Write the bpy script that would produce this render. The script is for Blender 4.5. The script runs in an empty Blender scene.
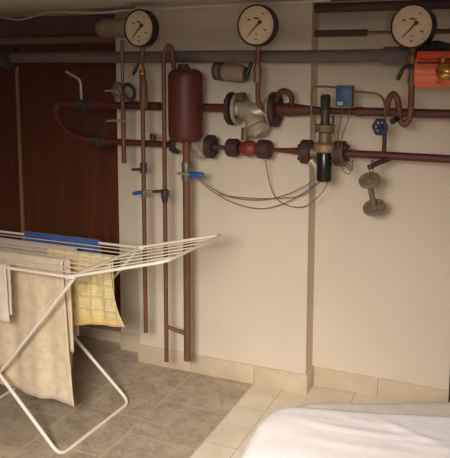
import bpy, bmesh, math, random
from mathutils import Vector, Matrix, noise
random.seed(7)
SC = bpy.context.scene
COL = SC.collection
R = math.radians

# ------------------------------------------------------------------ camera
F_PX, CX, CY = 690.0, 225.0, 158.0
PITCH, ROLL, YAW = 0.13213, 0.00146, -0.40986
CAM = Vector((0, -3.3069, 1.7))
fw = Vector((math.sin(YAW)*math.cos(PITCH), math.cos(YAW)*math.cos(PITCH), -math.sin(PITCH)))
rt0 = Vector((math.cos(YAW), -math.sin(YAW), 0))
up0 = rt0.cross(fw)
rt = math.cos(ROLL)*rt0 + math.sin(ROLL)*up0
up = rt.cross(fw)
cd = bpy.data.cameras.new('camera')
cam = bpy.data.objects.new('camera', cd)
COL.objects.link(cam)
cam.matrix_world = Matrix(((rt.x, up.x, -fw.x, CAM.x), (rt.y, up.y, -fw.y, CAM.y), (rt.z, up.z, -fw.z, CAM.z), (0, 0, 0, 1)))
cd.sensor_fit = 'HORIZONTAL'; cd.sensor_width = 36; cd.lens = F_PX/450*36
cd.shift_y = -(229-CY)/450
cd.clip_start = 0.02
SC.camera = cam

def ray(x, y): return fw + rt*((x-CX)/F_PX) - up*((y-CY)/F_PX)
def P(x, y, Y):                       # the point of the plane Y=const seen at a pixel of the photo
    d = ray(x, y); return CAM + d*((Y-CAM.y)/d.y)
def PZ(x, y, Z):
    d = ray(x, y); return CAM + d*((Z-CAM.z)/d.z)
def PP(seq, Y=None): return [P(a[0], a[1], a[2] if len(a) > 2 else Y) for a in seq]

# ------------------------------------------------------------------ materials
def lin(c):
    return tuple(((v/255)/12.92 if v/255 <= 0.04045 else ((v/255+0.055)/1.055)**2.4) for v in c)
def mat(name, rgb, rough=0.6, metal=0.0, var=0.12, scale=18, bump=0.0, bscale=60, rgb2=None, coat=0, spec=0.5):
    m = bpy.data.materials.new(name); m.use_nodes = True
    nt = m.node_tree; b = nt.nodes['Principled BSDF']
    b.inputs['Roughness'].default_value = rough; b.inputs['Metallic'].default_value = metal
    b.inputs['Specular IOR Level'].default_value = spec
    if coat: b.inputs['Coat Weight'].default_value = coat
    tc = nt.nodes.new('ShaderNodeTexCoord')
    n = nt.nodes.new('ShaderNodeTexNoise'); n.inputs['Scale'].default_value = scale; n.inputs['Detail'].default_value = 5
    nt.links.new(tc.outputs['Object'], n.inputs['Vector'])
    r = nt.nodes.new('ShaderNodeValToRGB')
    c = lin(rgb); c2 = lin(rgb2) if rgb2 else tuple(v*(1-2*var) for v in c)
    r.color_ramp.elements[0].position = 0.3; r.color_ramp.elements[1].position = 0.7
    r.color_ramp.elements[0].color = (*c2, 1); r.color_ramp.elements[1].color = (*c, 1)
    nt.links.new(n.outputs['Fac'], r.inputs['Fac']); nt.links.new(r.outputs['Color'], b.inputs['Base Color'])
    if bump:
        n2 = nt.nodes.new('ShaderNodeTexNoise'); n2.inputs['Scale'].default_value = bscale; n2.inputs['Detail'].default_value = 3
        nt.links.new(tc.outputs['Object'], n2.inputs['Vector'])
        bp = nt.nodes.new('ShaderNodeBump'); bp.inputs['Strength'].default_value = bump; bp.inputs['Distance'].default_value = 0.01
        nt.links.new(n2.outputs['Fac'], bp.inputs['Height']); nt.links.new(bp.outputs['Normal'], b.inputs['Normal'])
    return m

M = {}
M['wall'] = mat('painted_plaster', (222, 209, 189), 0.9, var=0.03, scale=3, bump=0.12, bscale=9, spec=0.2)
M['ceil'] = mat('ceiling_paint', (212, 202, 190), 0.9, var=0.03, scale=3, bump=0.15, bscale=10, spec=0.2)
M['base'] = mat('baseboard_marble', (214, 197, 168), 0.35, var=0.07, scale=9)
M['grout'] = mat('grout', (158, 142, 116), 0.9, var=0.05)
M['grout_pale'] = mat('pale_grout', (206, 190, 162), 0.9, var=0.05)
M['red'] = mat('oxide_red_paint', (94, 44, 35), 0.55, var=0.12, scale=25, bump=0.08, bscale=90)
M['red_dark'] = mat('dark_oxide_paint', (72, 46, 41), 0.6, var=0.15, scale=30, bump=0.1, bscale=90)
M['brown'] = mat('brown_pipe_paint', (116, 76, 56), 0.5, var=0.1, scale=20, bump=0.05)
M['tank'] = mat('tank_red_paint', (94, 44, 34), 0.5, var=0.1, scale=9, bump=0.08, bscale=50)
M['bright_red'] = mat('bright_red_paint', (140, 54, 44), 0.45, var=0.08, scale=20)
M['orange'] = mat('orange_paint', (240, 124, 82), 0.32, var=0.06, scale=20, bump=0.05, bscale=40)
M['orange_dark'] = mat('orange_band', (220, 84, 50), 0.35, var=0.06)
M['insul'] = mat('grey_pipe_lagging', (118, 105, 98), 0.85, var=0.1, scale=14, bump=0.25, bscale=40)
M['insul_dark'] = mat('dark_lagging', (76, 68, 62), 0.9, var=0.12, scale=14, bump=0.3, bscale=50)
M['beige_pipe'] = mat('beige_lagging', (186, 164, 138), 0.85, var=0.08, scale=12, bump=0.2)
M['drab'] = mat('drab_paint', (156, 134, 112), 0.7, var=0.1, scale=14)
M['black'] = mat('black_plastic', (30, 28, 27), 0.35, var=0.1)
M['gloss_black'] = mat('gloss_black_plastic', (34, 35, 34), 0.26, var=0.1)
M['rubber'] = mat('black_rubber', (48, 42, 36), 0.7, var=0.2, scale=30, bump=0.2)
M['gauge_case'] = mat('gauge_case_enamel', (52, 40, 34), 0.4, var=0.1)
M['dial'] = mat('dial_face', (228, 213, 184), 0.5, var=0.03, scale=12)
M['ink'] = mat('dial_ink', (70, 52, 38), 0.6, var=0.05)
M['ink_pale'] = mat('faded_dial_ink', (150, 126, 98), 0.6, var=0.05)
M['silver'] = mat('silver_paint', (192, 180, 160), 0.42, 0.35, var=0.1, scale=25, bump=0.1, bscale=60)
M['brass'] = mat('brass', (196, 150, 84), 0.25, 0.9, var=0.1, scale=30)
M['tan_pale'] = mat('pale_bronze', (170, 142, 100), 0.45, 0.3, var=0.12, scale=30)
M['tan'] = mat('tan_cast_metal', (140, 116, 88), 0.5, 0.3, var=0.15, scale=30, bump=0.12)
M['olive'] = mat('olive_bronze', (112, 100, 72), 0.5, 0.3, var=0.12, scale=30)
M['steel'] = mat('dull_steel', (128, 120, 108), 0.45, 0.5, var=0.1, scale=30)
M['steel_dark'] = mat('dark_steel', (84, 74, 66), 0.5, 0.4, var=0.12, scale=30)
M['chrome'] = mat('bright_steel', (206, 196, 176), 0.3, 0.6, var=0.05)
M['blue'] = mat('blue_plastic', (40, 96, 168), 0.4, var=0.06)
M['blue_box'] = mat('blue_housing', (52, 88, 108), 0.5, var=0.08)
M['blue_plate'] = mat('blue_plate', (62, 98, 132), 0.5, var=0.08)
M['blue_iron'] = mat('blue_iron_paint', (48, 62, 92), 0.5, var=0.15, scale=40)
M['label_pale'] = mat('pale_plate', (170, 180, 186), 0.5, var=0.05)
M['brown_dark'] = mat('dark_brown_paint', (92, 68, 56), 0.6, var=0.12, scale=20)
M['wire'] = mat('brown_wire', (124, 96, 74), 0.6, var=0.05)
M['white_cable'] = mat('white_cable', (236, 226, 214), 0.6, var=0.03)
M['stone'] = mat('grey_tan_iron', (140, 122, 98), 0.75, var=0.2, scale=50, bump=0.3, bscale=80)
M['rack'] = mat('white_enamel', (238, 228, 212), 0.35, var=0.02)
M['rack_string'] = mat('white_line', (228, 218, 202), 0.5, var=0.02)
M['jamb'] = mat('pale_edge_strip', (176, 142, 110), 0.6, var=0.08)
M['trim_wood'] = mat('lintel_wood', (146, 116, 98), 0.6, var=0.1)

def node_mat(name, rough=0.8):
    m = bpy.data.materials.new(name); m.use_nodes = True
    nt = m.node_tree; b = nt.nodes['Principled BSDF']; b.inputs['Roughness'].default_value = rough
    tc = nt.nodes.new('ShaderNodeTexCoord')
    return m, nt, b, tc
def ramp(nt, stops):
    r = nt.nodes.new('ShaderNodeValToRGB')
    els = r.color_ramp.elements
    while len(els) < len(stops): els.new(0.5)
    for e, (p, c) in zip(els, stops): e.position = p; e.color = (*lin(c), 1)
    return r
def marble(name, light, mid, dark, rough, sc, vein):
    m, nt, b, tc = node_mat(name, rough)
    n1 = nt.nodes.new('ShaderNodeTexNoise'); n1.inputs['Scale'].default_value = sc; n1.inputs['Detail'].default_value = 9
    n1.inputs['Roughness'].default_value = 0.7; n1.inputs['Distortion'].default_value = 0.5
    nt.links.new(tc.outputs['Object'], n1.inputs['Vector'])
    r = ramp(nt, [(0.34, dark), (0.5, mid), (0.66, light)])
    nt.links.new(n1.outputs['Fac'], r.inputs['Fac'])
    # thin cracked veins where a second noise crosses its middle value
    n2 = nt.nodes.new('ShaderNodeTexNoise'); n2.inputs['Scale'].default_value = sc*0.9; n2.inputs['Detail'].default_value = 7
    n2.inputs['Roughness'].default_value = 0.62; n2.inputs['Distortion'].default_value = 0.9
    nt.links.new(tc.outputs['Object'], n2.inputs['Vector'])
    s1 = nt.nodes.new('ShaderNodeMath'); s1.operation = 'SUBTRACT'; s1.inputs[1].default_value = 0.5; nt.links.new(n2.outputs['Fac'], s1.inputs[0])
    s2 = nt.nodes.new('ShaderNodeMath'); s2.operation = 'ABSOLUTE'; nt.links.new(s1.outputs[0], s2.inputs[0])
    g = nt.nodes.new('ShaderNodeMapRange'); g.inputs['From Min'].default_value = 0.04; g.inputs['From Max'].default_value = 0.0
    g.inputs['To Max'].default_value = vein; nt.links.new(s2.outputs[0], g.inputs['Value'])
    mx = nt.nodes.new('ShaderNodeMix'); mx.data_type = 'RGBA'; mx.inputs['B'].default_value = (*lin(tuple(v*0.72 for v in dark)), 1)
    nt.links.new(g.outputs['Result'], mx.inputs['Factor']); nt.links.new(r.outputs['Color'], mx.inputs['A'])
    nt.links.new(mx.outputs['Result'], b.inputs['Base Color'])
    return m
M['tile_dark'] = marble('grey_marble_tile', (200, 184, 162), (184, 168, 146), (164, 149, 128), 0.42, 9, 0.32)
M['tile_light'] = marble('cream_tile', (238, 228, 206), (232, 220, 196), (220, 207, 182), 0.4, 4, 0.1)

def wood(name, a, bcol, sx=9):
    m, nt, b, tc = node_mat(name, 0.55)
    mp = nt.nodes.new('ShaderNodeMapping'); mp.inputs['Scale'].default_value = (sx, sx, 0.7)
    n = nt.nodes.new('ShaderNodeTexNoise'); n.inputs['Scale'].default_value = 2.5; n.inputs['Detail'].default_value = 7; n.inputs['Distortion'].default_value = 0.6
    nt.links.new(tc.outputs['Object'], mp.inputs['Vector']); nt.links.new(mp.outputs['Vector'], n.inputs['Vector'])
    r = ramp(nt, [(0.3, a), (0.7, bcol)])
    nt.links.new(n.outputs['Fac'], r.inputs['Fac']); nt.links.new(r.outputs['Color'], b.inputs['Base Color'])
    return m
M['door'] = wood('brown_door_wood', (84, 44, 22), (106, 58, 30))
M['transom'] = wood('dark_transom_wood', (100, 78, 70), (118, 92, 82))

def cloth_mat(name, rgb, rgb2, weave=260, bump=0.4, sheen=0.3):
    m, nt, b, tc = node_mat(name, 0.95)
    b.inputs['Sheen Weight'].default_value = sheen; b.inputs['Specular IOR Level'].default_value = 0.1
    n = nt.nodes.new('ShaderNodeTexNoise'); n.inputs['Scale'].default_value = 30; n.inputs['Detail'].default_value = 6
    nt.links.new(tc.outputs['Object'], n.inputs['Vector'])
    r = ramp(nt, [(0.3, rgb2), (0.7, rgb)])
    nt.links.new(n.outputs['Fac'], r.inputs['Fac']); nt.links.new(r.outputs['Color'], b.inputs['Base Color'])
    n2 = nt.nodes.new('ShaderNodeTexNoise'); n2.inputs['Scale'].default_value = weave; n2.inputs['Detail'].default_value = 2
    nt.links.new(tc.outputs['Object'], n2.inputs['Vector'])
    bp = nt.nodes.new('ShaderNodeBump'); bp.inputs['Strength'].default_value = bump; bp.inputs['Distance'].default_value = 0.004
    nt.links.new(n2.outputs['Fac'], bp.inputs['Height']); nt.links.new(bp.outputs['Normal'], b.inputs['Normal'])
    return m
M['towel'] = cloth_mat('cream_terry', (226, 210, 182), (208, 190, 160), 180, 0.8)
M['towel_small'] = cloth_mat('white_terry', (232, 222, 206), (216, 204, 186), 180, 0.8)
M['lilac'] = cloth_mat('pale_lilac_cotton', (206, 186, 172), (192, 172, 160))
M['blue_cloth'] = cloth_mat('blue_cotton', (74, 104, 168), (62, 90, 150))
M['sheet'] = cloth_mat('white_bed_cotton', (236, 230, 228), (231, 224, 221), 300, 0.12, 0.15)
M['sheet_shaded'] = cloth_mat('shaded_white_cotton', (216, 204, 192), (206, 194, 182), 300, 0.12, 0.15)  # greyed to paint in the shade on the sheet's far slope
M['mattress'] = cloth_mat('mattress_ticking', (214, 204, 190), (204, 192, 178))

def yellow_mat():
    m, nt, b, tc = node_mat('yellow_checked_gauze', 0.95)
    b.inputs['Sheen Weight'].default_value = 0.3
    sp = nt.nodes.new('ShaderNodeSeparateXYZ'); nt.links.new(tc.outputs['Object'], sp.inputs['Vector'])
    def lines(sock, k, ph, lo):
        a = nt.nodes.new('ShaderNodeMath'); a.operation = 'MULTIPLY_ADD'; a.inputs[1].default_value = k; a.inputs[2].default_value = ph
        nt.links.new(sock, a.inputs[0])
        s = nt.nodes.new('ShaderNodeMath'); s.operation = 'SINE'; nt.links.new(a.outputs[0], s.inputs[0])
        g = nt.nodes.new('ShaderNodeMapRange'); g.inputs['From Min'].default_value = lo; g.inputs['From Max'].default_value = 1.0
        nt.links.new(s.outputs[0], g.inputs['Value']); return g.outputs['Result']
    l1 = lines(sp.outputs['Z'], 2*math.pi/0.062, 0.4, 0.75); l2 = lines(sp.outputs['X'], 2*math.pi/0.07, 1.0, 0.8)
    l3 = lines(sp.outputs['Z'], 2*math.pi/0.0155, 0, 0.3)
    mx = nt.nodes.new('ShaderNodeMath'); mx.operation = 'MAXIMUM'; nt.links.new(l1, mx.inputs[0]); nt.links.new(l2, mx.inputs[1])
    n = nt.nodes.new('ShaderNodeTexNoise'); n.inputs['Scale'].default_value = 45; n.inputs['Detail'].default_value = 5
    nt.links.new(tc.outputs['Object'], n.inputs['Vector'])
    base = ramp(nt, [(0.3, (214, 192, 136)), (0.7, (232, 216, 166))])
    nt.links.new(n.outputs['Fac'], base.inputs['Fac'])
    mixl = nt.nodes.new('ShaderNodeMix'); mixl.data_type = 'RGBA'; mixl.inputs['B'].default_value = (*lin((186, 160, 106)), 1)
    sc = nt.nodes.new('ShaderNodeMath'); sc.operation = 'MULTIPLY'; sc.inputs[1].default_value = 0.6
    nt.links.new(mx.outputs[0], sc.inputs[0]); nt.links.new(sc.outputs[0], mixl.inputs['Factor']); nt.links.new(base.outputs['Color'], mixl.inputs['A'])
    # woven orange border along the lower hem
    hm = nt.nodes.new('ShaderNodeMapRange'); hm.inputs['From Min'].default_value = 0.555; hm.inputs['From Max'].default_value = 0.52
    nt.links.new(sp.outputs['Z'], hm.inputs['Value'])
    hs = nt.nodes.new('ShaderNodeMath'); hs.operation = 'MULTIPLY'; hs.inputs[1].default_value = 0.6; nt.links.new(hm.outputs['Result'], hs.inputs[0])
    mixh = nt.nodes.new('ShaderNodeMix'); mixh.data_type = 'RGBA'; mixh.inputs['B'].default_value = (*lin((226, 184, 96)), 1)
    nt.links.new(hs.outputs[0], mixh.inputs['Factor']); nt.links.new(mixl.outputs['Result'], mixh.inputs['A'])
    nt.links.new(mixh.outputs['Result'], b.inputs['Base Color'])
    bp = nt.nodes.new('ShaderNodeBump'); bp.inputs['Strength'].default_value = 0.4; bp.inputs['Distance'].default_value = 0.004
    nt.links.new(l3, bp.inputs['Height']); nt.links.new(bp.outputs['Normal'], b.inputs['Normal'])
    return m
M['yellow'] = yellow_mat()

# ------------------------------------------------------------------ mesh helpers
def frame(axis):
    a = axis.normalized()
    t = Vector((0, 0, 1)) if abs(a.z) < 0.9 else Vector((1, 0, 0))
    u = t.cross(a).normalized(); return u, a.cross(u).normalized(), a
def smooth(pts, n=6, closed=False):
    if len(pts) < 3: return [p.copy() for p in pts]
    out = []; L = len(pts)
    for i in range(L if closed else L-1):
        if closed: p0, p1, p2, p3 = pts[i-1], pts[i], pts[(i+1) % L], pts[(i+2) % L]
        else: p0, p1, p2, p3 = pts[max(i-1, 0)], pts[i], pts[i+1], pts[min(i+2, L-1)]
        for k in range(n):
            t = k/n
            out.append(0.5*((2*p1)+(p2-p0)*t+(2*p0-5*p1+4*p2-p3)*t*t+(3*p1-p0-3*p2+p3)*t**3))
    if not closed: out.append(pts[-1].copy())
    return out
def rounded(pts, rad, n=5, closed=False):            # polyline with filleted corners
    out = []; L = len(pts)
    for i, p in enumerate(pts):
        if not closed and i in (0, L-1): out.append(p.copy()); continue
        a, b = pts[i-1], pts[(i+1) % L]
        r1 = min(rad, (a-p).length*0.45, (b-p).length*0.45)
        s, e = p+(a-p).normalized()*r1, p+(b-p).normalized()*r1
        for k in range(n+1):
            t = k/n; out.append(s*(1-t)**2+p*2*t*(1-t)+e*t*t)
    return out
def tube(bm, pts, r, seg=14, closed=False):
    L = len(pts); rs = r if isinstance(r, (list, tuple)) else [r]*L
    prev = None; rings = []
    for i, p in enumerate(pts):
        if closed: d = pts[(i+1) % L]-pts[i-1]
        else: d = pts[min(i+1, L-1)]-pts[max(i-1, 0)]
        d.normalize()
        if prev is None: u = frame(d)[0]
        else: u = (prev-d*prev.dot(d)).normalized()
        prev = u; v = d.cross(u)
        rings.append([bm.verts.new(p+(u*math.cos(2*math.pi*k/seg)+v*math.sin(2*math.pi*k/seg))*rs[i]) for k in range(seg)])
    for i in range(L if closed else L-1):
        A, B = rings[i], rings[(i+1) % L]
        for k in range(seg): bm.faces.new((A[k], A[(k+1) % seg], B[(k+1) % seg], B[k]))
    if not closed:
        bm.faces.new(rings[0][::-1]); bm.faces.new(rings[-1])
def lathe(bm, o, axis, prof, seg=28):                # prof: (distance along the axis, radius)
    u, v, a = frame(axis); rings = []
    for h, r in prof:
        c = o+a*h
        rings.append([bm.verts.new(c+(u*math.cos(2*math.pi*k/seg)+v*math.sin(2*math.pi*k/seg))*max(r, 1e-4)) for k in range(seg)])
    for A, B in zip(rings, rings[1:]):
        for k in range(seg): bm.faces.new((A[k], A[(k+1) % seg], B[(k+1) % seg], B[k]))
    bm.faces.new(rings[0][::-1]); bm.faces.new(rings[-1])
def disc_prof(t, r, b=0.003): return [(-t/2, r-b), (-t/2+b, r), (t/2-b, r), (t/2, r-b)]
def box(bm, c, s, rot=None, bev=0.0):
    g = bmesh.ops.create_cube(bm, size=1.0)
    vs = g['verts']
    m = Matrix.Translation(c) @ (rot.to_4x4() if rot else Matrix.Identity(4)) @ Matrix.Diagonal((*s, 1))
    bmesh.ops.transform(bm, matrix=m, verts=vs)
    if bev:
        es = list({e for v in vs for e in v.link_edges})
        bmesh.ops.bevel(bm, geom=es, offset=bev, segments=2, affect='EDGES', profile=0.5)
def ball(bm, c, s, rot=None):
    g = bmesh.ops.create_uvsphere(bm, u_segments=20, v_segments=12, radius=1)
    m = Matrix.Translation(c) @ (rot.to_4x4() if rot else Matrix.Identity(4)) @ Matrix.Diagonal((*(s if hasattr(s, '__len__') else (s, s, s)), 1))
    bmesh.ops.transform(bm, matrix=m, verts=g['verts'])
def torus(bm, c, axis, Rr, r, seg=32, rs=10):
    u, v, a = frame(axis)
    tube(bm, [c+(u*math.cos(2*math.pi*k/seg)+v*math.sin(2*math.pi*k/seg))*Rr for k in range(seg)], r, rs, True)
def obj(name, bm, m, parent=None, label=None, angle=40):
    if parent is not None:
        w = Vector((0, 0, 0)); p = parent
        while p is not None: w += p.location; p = p.parent
    else:
        xs = [v.co for v in bm.verts]
        w = Vector((0, 0, 0))
    for v in bm.verts: v.co -= w
    bmesh.ops.recalc_face_normals(bm, faces=bm.faces)
    me = bpy.data.meshes.new(name); bm.to_mesh(me); bm.free()
    for p in me.polygons: p.use_smooth = True
    me.set_sharp_from_angle(angle=R(angle))
    for mm in (m if isinstance(m, list) else [m]): me.materials.append(mm)
    o = bpy.data.objects.new(name, me); COL.objects.link(o)
    if parent is not None: o.parent = parent
    if label: o['label'] = label
    return o
def thing(name, label, cat, loc, group=None):
    o = bpy.data.objects.new(name, None); COL.objects.link(o); o.location = loc
    o.empty_display_size = 0.05
    o['label'] = label; o['category'] = cat
    if group: o['group'] = group
    return o
def tag(o, label, cat, group=None):
    o['label'] = label; o['category'] = cat
    if group: o['group'] = group
    return o
def struct(name, bm, m, parent=None):
    o = obj(name, bm, m, parent)
    if parent is None: o['kind'] = 'structure'
    return o
B = bmesh.new
def tb(pts, r, seg=14, closed=False): bm = B(); tube(bm, pts, r, seg, closed); return bm
def lt(o, ax, prof, seg=28): bm = B(); lathe(bm, o, ax, prof, seg); return bm
def bx(c, s, rot=None, bev=0.0): bm = B(); box(bm, c, s, rot, bev); return bm
XA, YA, ZA = Vector((1, 0, 0)), Vector((0, 1, 0)), Vector((0, 0, 1))

# ------------------------------------------------------------------ setting
XL, XR, YB, YF, ZC = -3.75, 1.4, 0.125, -4.6, 2.02
PX0, PX1 = -1.972, -0.976           # the projecting wall panel
LX = -2.168                         # right edge of the door recess
def slab(bm, x0, x1, y0, y1, z0, z1): box(bm, Vector(((x0+x1)/2, (y0+y1)/2, (z0+z1)/2)), (x1-x0, y1-y0, z1-z0))

bm = B()
slab(bm, XL, XR, YF, 0.6, -0.06, -0.0012)
for f in bm.faces: f.material_index = 0
def tile(x0, x1, y0, y1, mi):
    g = 0.0042 if mi == 1 else 0.0022
    n0 = len(bm.faces)
    z = random.uniform(0, 0.0002)
    vs = [bm.verts.new((x, y, z)) for x, y in ((x0+g, y0+g), (x1-g, y0+g), (x1-g, y1-g), (x0+g, y1-g))]
    f = bm.faces.new(vs); f.material_index = mi
def column(x0, x1, yj, step, mi, y1=0.6):
    edges = [y1] ; y = yj
    while y < y1-0.02: y += step
    if y >= y1-0.02: y -= step
    while y > YF: edges.append(y); y -= step
    edges.append(YF)
    for a, c in zip(edges, edges[1:]): tile(x0, x1, c, a, mi)
column(-1.265, -1.102, -0.266, 0.366, 2); 
x = -1.102; k = 0
while x < XR: column(x, min(x+0.366, XR), -0.266+0.18*(k % 2), 0.366, 2); x += 0.366; k += 1
x = -1.265; k = 0
while x > XL: column(max(x-0.36, XL), x, -0.357 if k % 2 == 0 else -0.218, 0.355, 1); x -= 0.36; k += 1
fl = struct('floor', bm, [M['grout_pale'], M['tile_dark'], M['tile_light']])
bm = B(); slab(bm, XL, XR, YF, 0.6, ZC, ZC+0.06); struct('ceiling', bm, M['ceil'])
bm = B()
slab(bm, LX, PX0+0.01, 0.111, 0.6, 0, ZC)                      # narrow wall beside the door
slab(bm, PX0, PX1, 0.0, 0.6, 0, ZC)                            # projecting panel
slab(bm, PX1-0.01, XR, YB, 0.6, 0, ZC)                         # right recess
struct('wall_back', bm, M['wall'])
bm = B(); slab(bm, XL-0.1, XL, YF, 0.6, 0, ZC); struct('wall_left', bm, M['wall'])
bm = B(); slab(bm, XR, XR+0.1, YF, 0.6, 0, ZC); struct('wall_right', bm, M['wall'])
bm = B(); slab(bm, XL, XR, YF-0.1, YF, 0, ZC); struct('wall_front', bm, M['wall'])
# marble skirting
def skirting(name, segs):
    bm = B()
    for x0, x1, y0, y1, h in segs: box(bm, Vector(((x0+x1)/2, (y0+y1)/2, h/2)), (x1-x0, y1-y0, h), bev=0.0012)
    struct(name, bm, M['base'])
H = 0.105
skirting('baseboard_back', [(PX0-0.008, -1.64, -0.010, 0, H), (-1.638, -1.262, -0.010, 0, H), (-1.26, PX1+0.010, -0.010, 0, H),
                            (PX1, PX1+0.010, 0.001, YB-0.001, H)])
skirting('baseboard_right', [(PX1+0.010, -0.625, YB-0.010, YB, H-0.004), (-0.623, -0.2, YB-0.010, YB, H-0.004), (-0.198, XR, YB-0.010, YB, H-0.004)])
skirting('baseboard_left', [(LX, PX0-0.001, 0.101, 0.111, 0.108)])
# wooden double door in the recess
D = 0.40
d1 = bpy.data.objects.new('door_1', None); COL.objects.link(d1); d1.location = (-2.75, D, 0); d1['kind'] = 'structure'
seam = -3.122
bm = B(); slab(bm, seam+0.012, LX+0.02, D, D+0.04, 0, 1.842); obj('door_leaf', bm, M['door'], d1)
bm = B(); slab(bm, XL, seam-0.012, D, D+0.04, 0, 1.842); obj('door_leaf', bm, M['door'], d1)
bm = B(); slab(bm, seam-0.010, seam+0.010, D-0.012, D+0.03, 0, 1.80); obj('edge_strip', bm, M['jamb'], d1, 'pale strip covering the seam between the leaves')
bm = B(); slab(bm, XL, LX+0.02, D, D+0.05, 1.885, ZC); obj('transom_panel', bm, M['transom'], d1)
bm = B(); box(bm, Vector(((XL+LX)/2, D-0.005, 1.864)), (LX-XL, 0.05, 0.042), bev=0.004); struct('trim_1', bm, M['trim_wood'])
bm = B(); box(bm, Vector(((XL+LX)/2, 0.29, 0.035)), (LX-XL, 0.22, 0.07), bev=0.003); struct('trim_2', bm, M['base'])
bm = B(); slab(bm, XL, LX+0.02, D+0.05, 0.6, 0, ZC); struct('wall_recess', bm, M['wall'])

# ------------------------------------------------------------------ pipes up high
GY = -0.12
a, b = P(0, 57.5, GY), P(386, 56, GY)
ax = (b-a); ax.y = 0; zpipe = (a.z+b.z)/2
t = thing('lagged_pipe', 'long grey lagged pipe running along the wall behind the pressure gauges', 'pipe', (-1.5, GY, zpipe))
obj('lagging', tb([Vector((XL, GY, zpipe))]+[Vector((-3.6+i*0.2, GY+0.0015*math.sin(i*2.1), zpipe+0.0015*math.sin(i*1.3))) for i in range(16)]+[Vector((b.x, GY, zpipe))], 0.030, 20), M['insul'], t)
c0 = P(383, 56, GY); c1 = P(412, 55, GY)
obj('sleeve', lt(Vector((c0.x, GY, zpipe)), XA, [(0, 0.03), (0.004, 0.041), (c1.x-c0.x-0.004, 0.042), (c1.x-c0.x, 0.034)]), M['insul'], t)
f0 = P(-4, 57, GY)
obj('flange', lt(Vector((f0.x, GY, zpipe)), XA, [(0, 0.04), (0.004, 0.068), (0.04, 0.068), (0.044, 0.05), (0.075, 0.05), (0.079, 0.066), (0.118, 0.066), (0.122, 0.04)]), M['insul_dark'], t, 'dark flanged joint')

# pipes of the right recess
Yr = 0.055
a = P(313, 8, Yr); z = P(335, 7.6, Yr).z
t = tag(obj('duct_pipe', tb([Vector((PX1-0.02, Yr, z)), Vector((XR, Yr, z))], 0.0225, 18), M['brown_dark']), 'dark brown pipe close under the ceiling in the right recess', 'pipe')
z = P(345, 33, Yr).z
t = thing('recess_pipe', 'short brown pipe stub with thin grey end, behind the right-hand gauge', 'pipe', (-0.8, Yr, z))
xa, xb, xc = P(316, 33, Yr).x, P(367, 33, Yr).x, P(434, 33, Yr).x
obj('pipe', tb([Vector((PX1-0.02, Yr, z)), Vector((xb, Yr, z))], 0.0165, 16), M['brown_dark'], t)
obj('thin_tube', tb([Vector((xb, Yr, z)), Vector((xc, Yr, z))], 0.008, 12), M['steel'], t)
obj('pipe', tb([Vector((xc, Yr, z)), Vector((XR, Yr, z))], 0.0115, 16), M['brown_dark'], t)
# beige elbow on the left
z = P(115, 28, 0.05).z; xe = P(91, 28, 0.05).x
t = thing('beige_lagged_pipe', 'short beige lagged pipe behind the left gauge, bending back over the door', 'pipe', (xe, 0.05, z))
obj('lagging', tb(rounded([Vector((PX0+0.02, 0.05, z)), Vector((xe+0.055, 0.05, z)), Vector((xe+0.055, D+0.01, z))], 0.09, 7), 0.053, 22), M['beige_pipe'], t)
# white cable under the ceiling
pts = PP([(-30, 14, 0.3), (0, 17, 0.25), (10, 19, 0.2), (20, 19.6, 0.2), (32, 17, 0.15), (45, 13, 0.1), (56, 11.5, 0.06), (80, 12.6, 0.02), (104, 12.4, -0.02), (128, 10, -0.03), (160, 8.2, -0.03), (220, 5.4, -0.03), (280, 2.8, -0.03), (330, 0.2, -0.03)])
tag(obj('ceiling_cable', tb(smooth(pts, 6), 0.006, 8), M['white_cable']), 'white cable drooping along the ceiling edge above door and gauges', 'cable')

# ------------------------------------------------------------------ red pipework
YU, YL = -0.12, -0.15       # upper and lower line
def zline(x0, y0, x1, y1, Y):
    return (P(x0, y0, Y).z + P(x1, y1, Y).z)/2
zu = P(152, 105.9, YU).z; zu2 = P(400, 113.2, YU).z
zl = P(150, 144.7, YL).z; zl2 = P(400, 157, YL).z
def UX(px): return Vector((P(px, 108, YU).x, YU, P(px, 106+(px-150)*0.027, YU).z))
def LP(px): return Vector((P(px, 150, YL).x, YL, P(px, 140.7+(px-95)*0.0511, YL).z))
# left run: upper pipe, wide bend, lower pipe
t = thing('red_pipe_bend', 'dark red pipe looping from upper to lower line in front of brown door', 'pipe', P(58, 125, YL))
up_pts = [UX(160), UX(120), UX(90)] + PP([(70, 103.6, YU), (60, 104.5, YU), (56, 109, -0.13), (57, 116, -0.14), (62, 126, YL), (71, 134.5, YL), (82, 138.8, YL)]) + [LP(98), LP(130), LP(172)]
rr = [0.022]*4+[0.021, 0.019, 0.018, 0.018, 0.018, 0.018, 0.017, 0.017, 0.017]
sm = smooth(up_pts, 5); rs = [rr[min(int(i/5), len(rr)-1)] for i in range(len(sm))]
obj('pipe', tb(sm, rs, 18), M['red'], t)
# air vessel
tc_ = P(185.5, 104, -0.2); sc = (fw.dot(tc_-CAM))/F_PX
zt, zb = P(185.5, 69, -0.2).z, P(185.5, 141, -0.2).z
t = thing('air_vessel', 'upright dark red cylindrical tank with domed ends on the pipes', 'tank', (tc_.x, -0.2, zb))
hh = zt-zb; rr_ = 0.0875
obj('shell', lt(Vector((tc_.x, -0.2, zb)), ZA, [(0, 0.04), (0.004, 0.066), (0.012, 0.078), (0.026, 0.085), (0.042, rr_), (hh-0.042, rr_), (hh-0.026, 0.085), (hh-0.012, 0.077), (hh-0.004, 0.064), (hh, 0.03)], 40), M['tank'], t)
obj('top_plug', lt(Vector((tc_.x-0.01, -0.2, zt-0.004)), ZA, [(0, 0.032), (0.012, 0.032), (0.013, 0.026), (0.026, 0.026), (0.028, 0.02)], 6), M['red_dark'], t)
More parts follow.
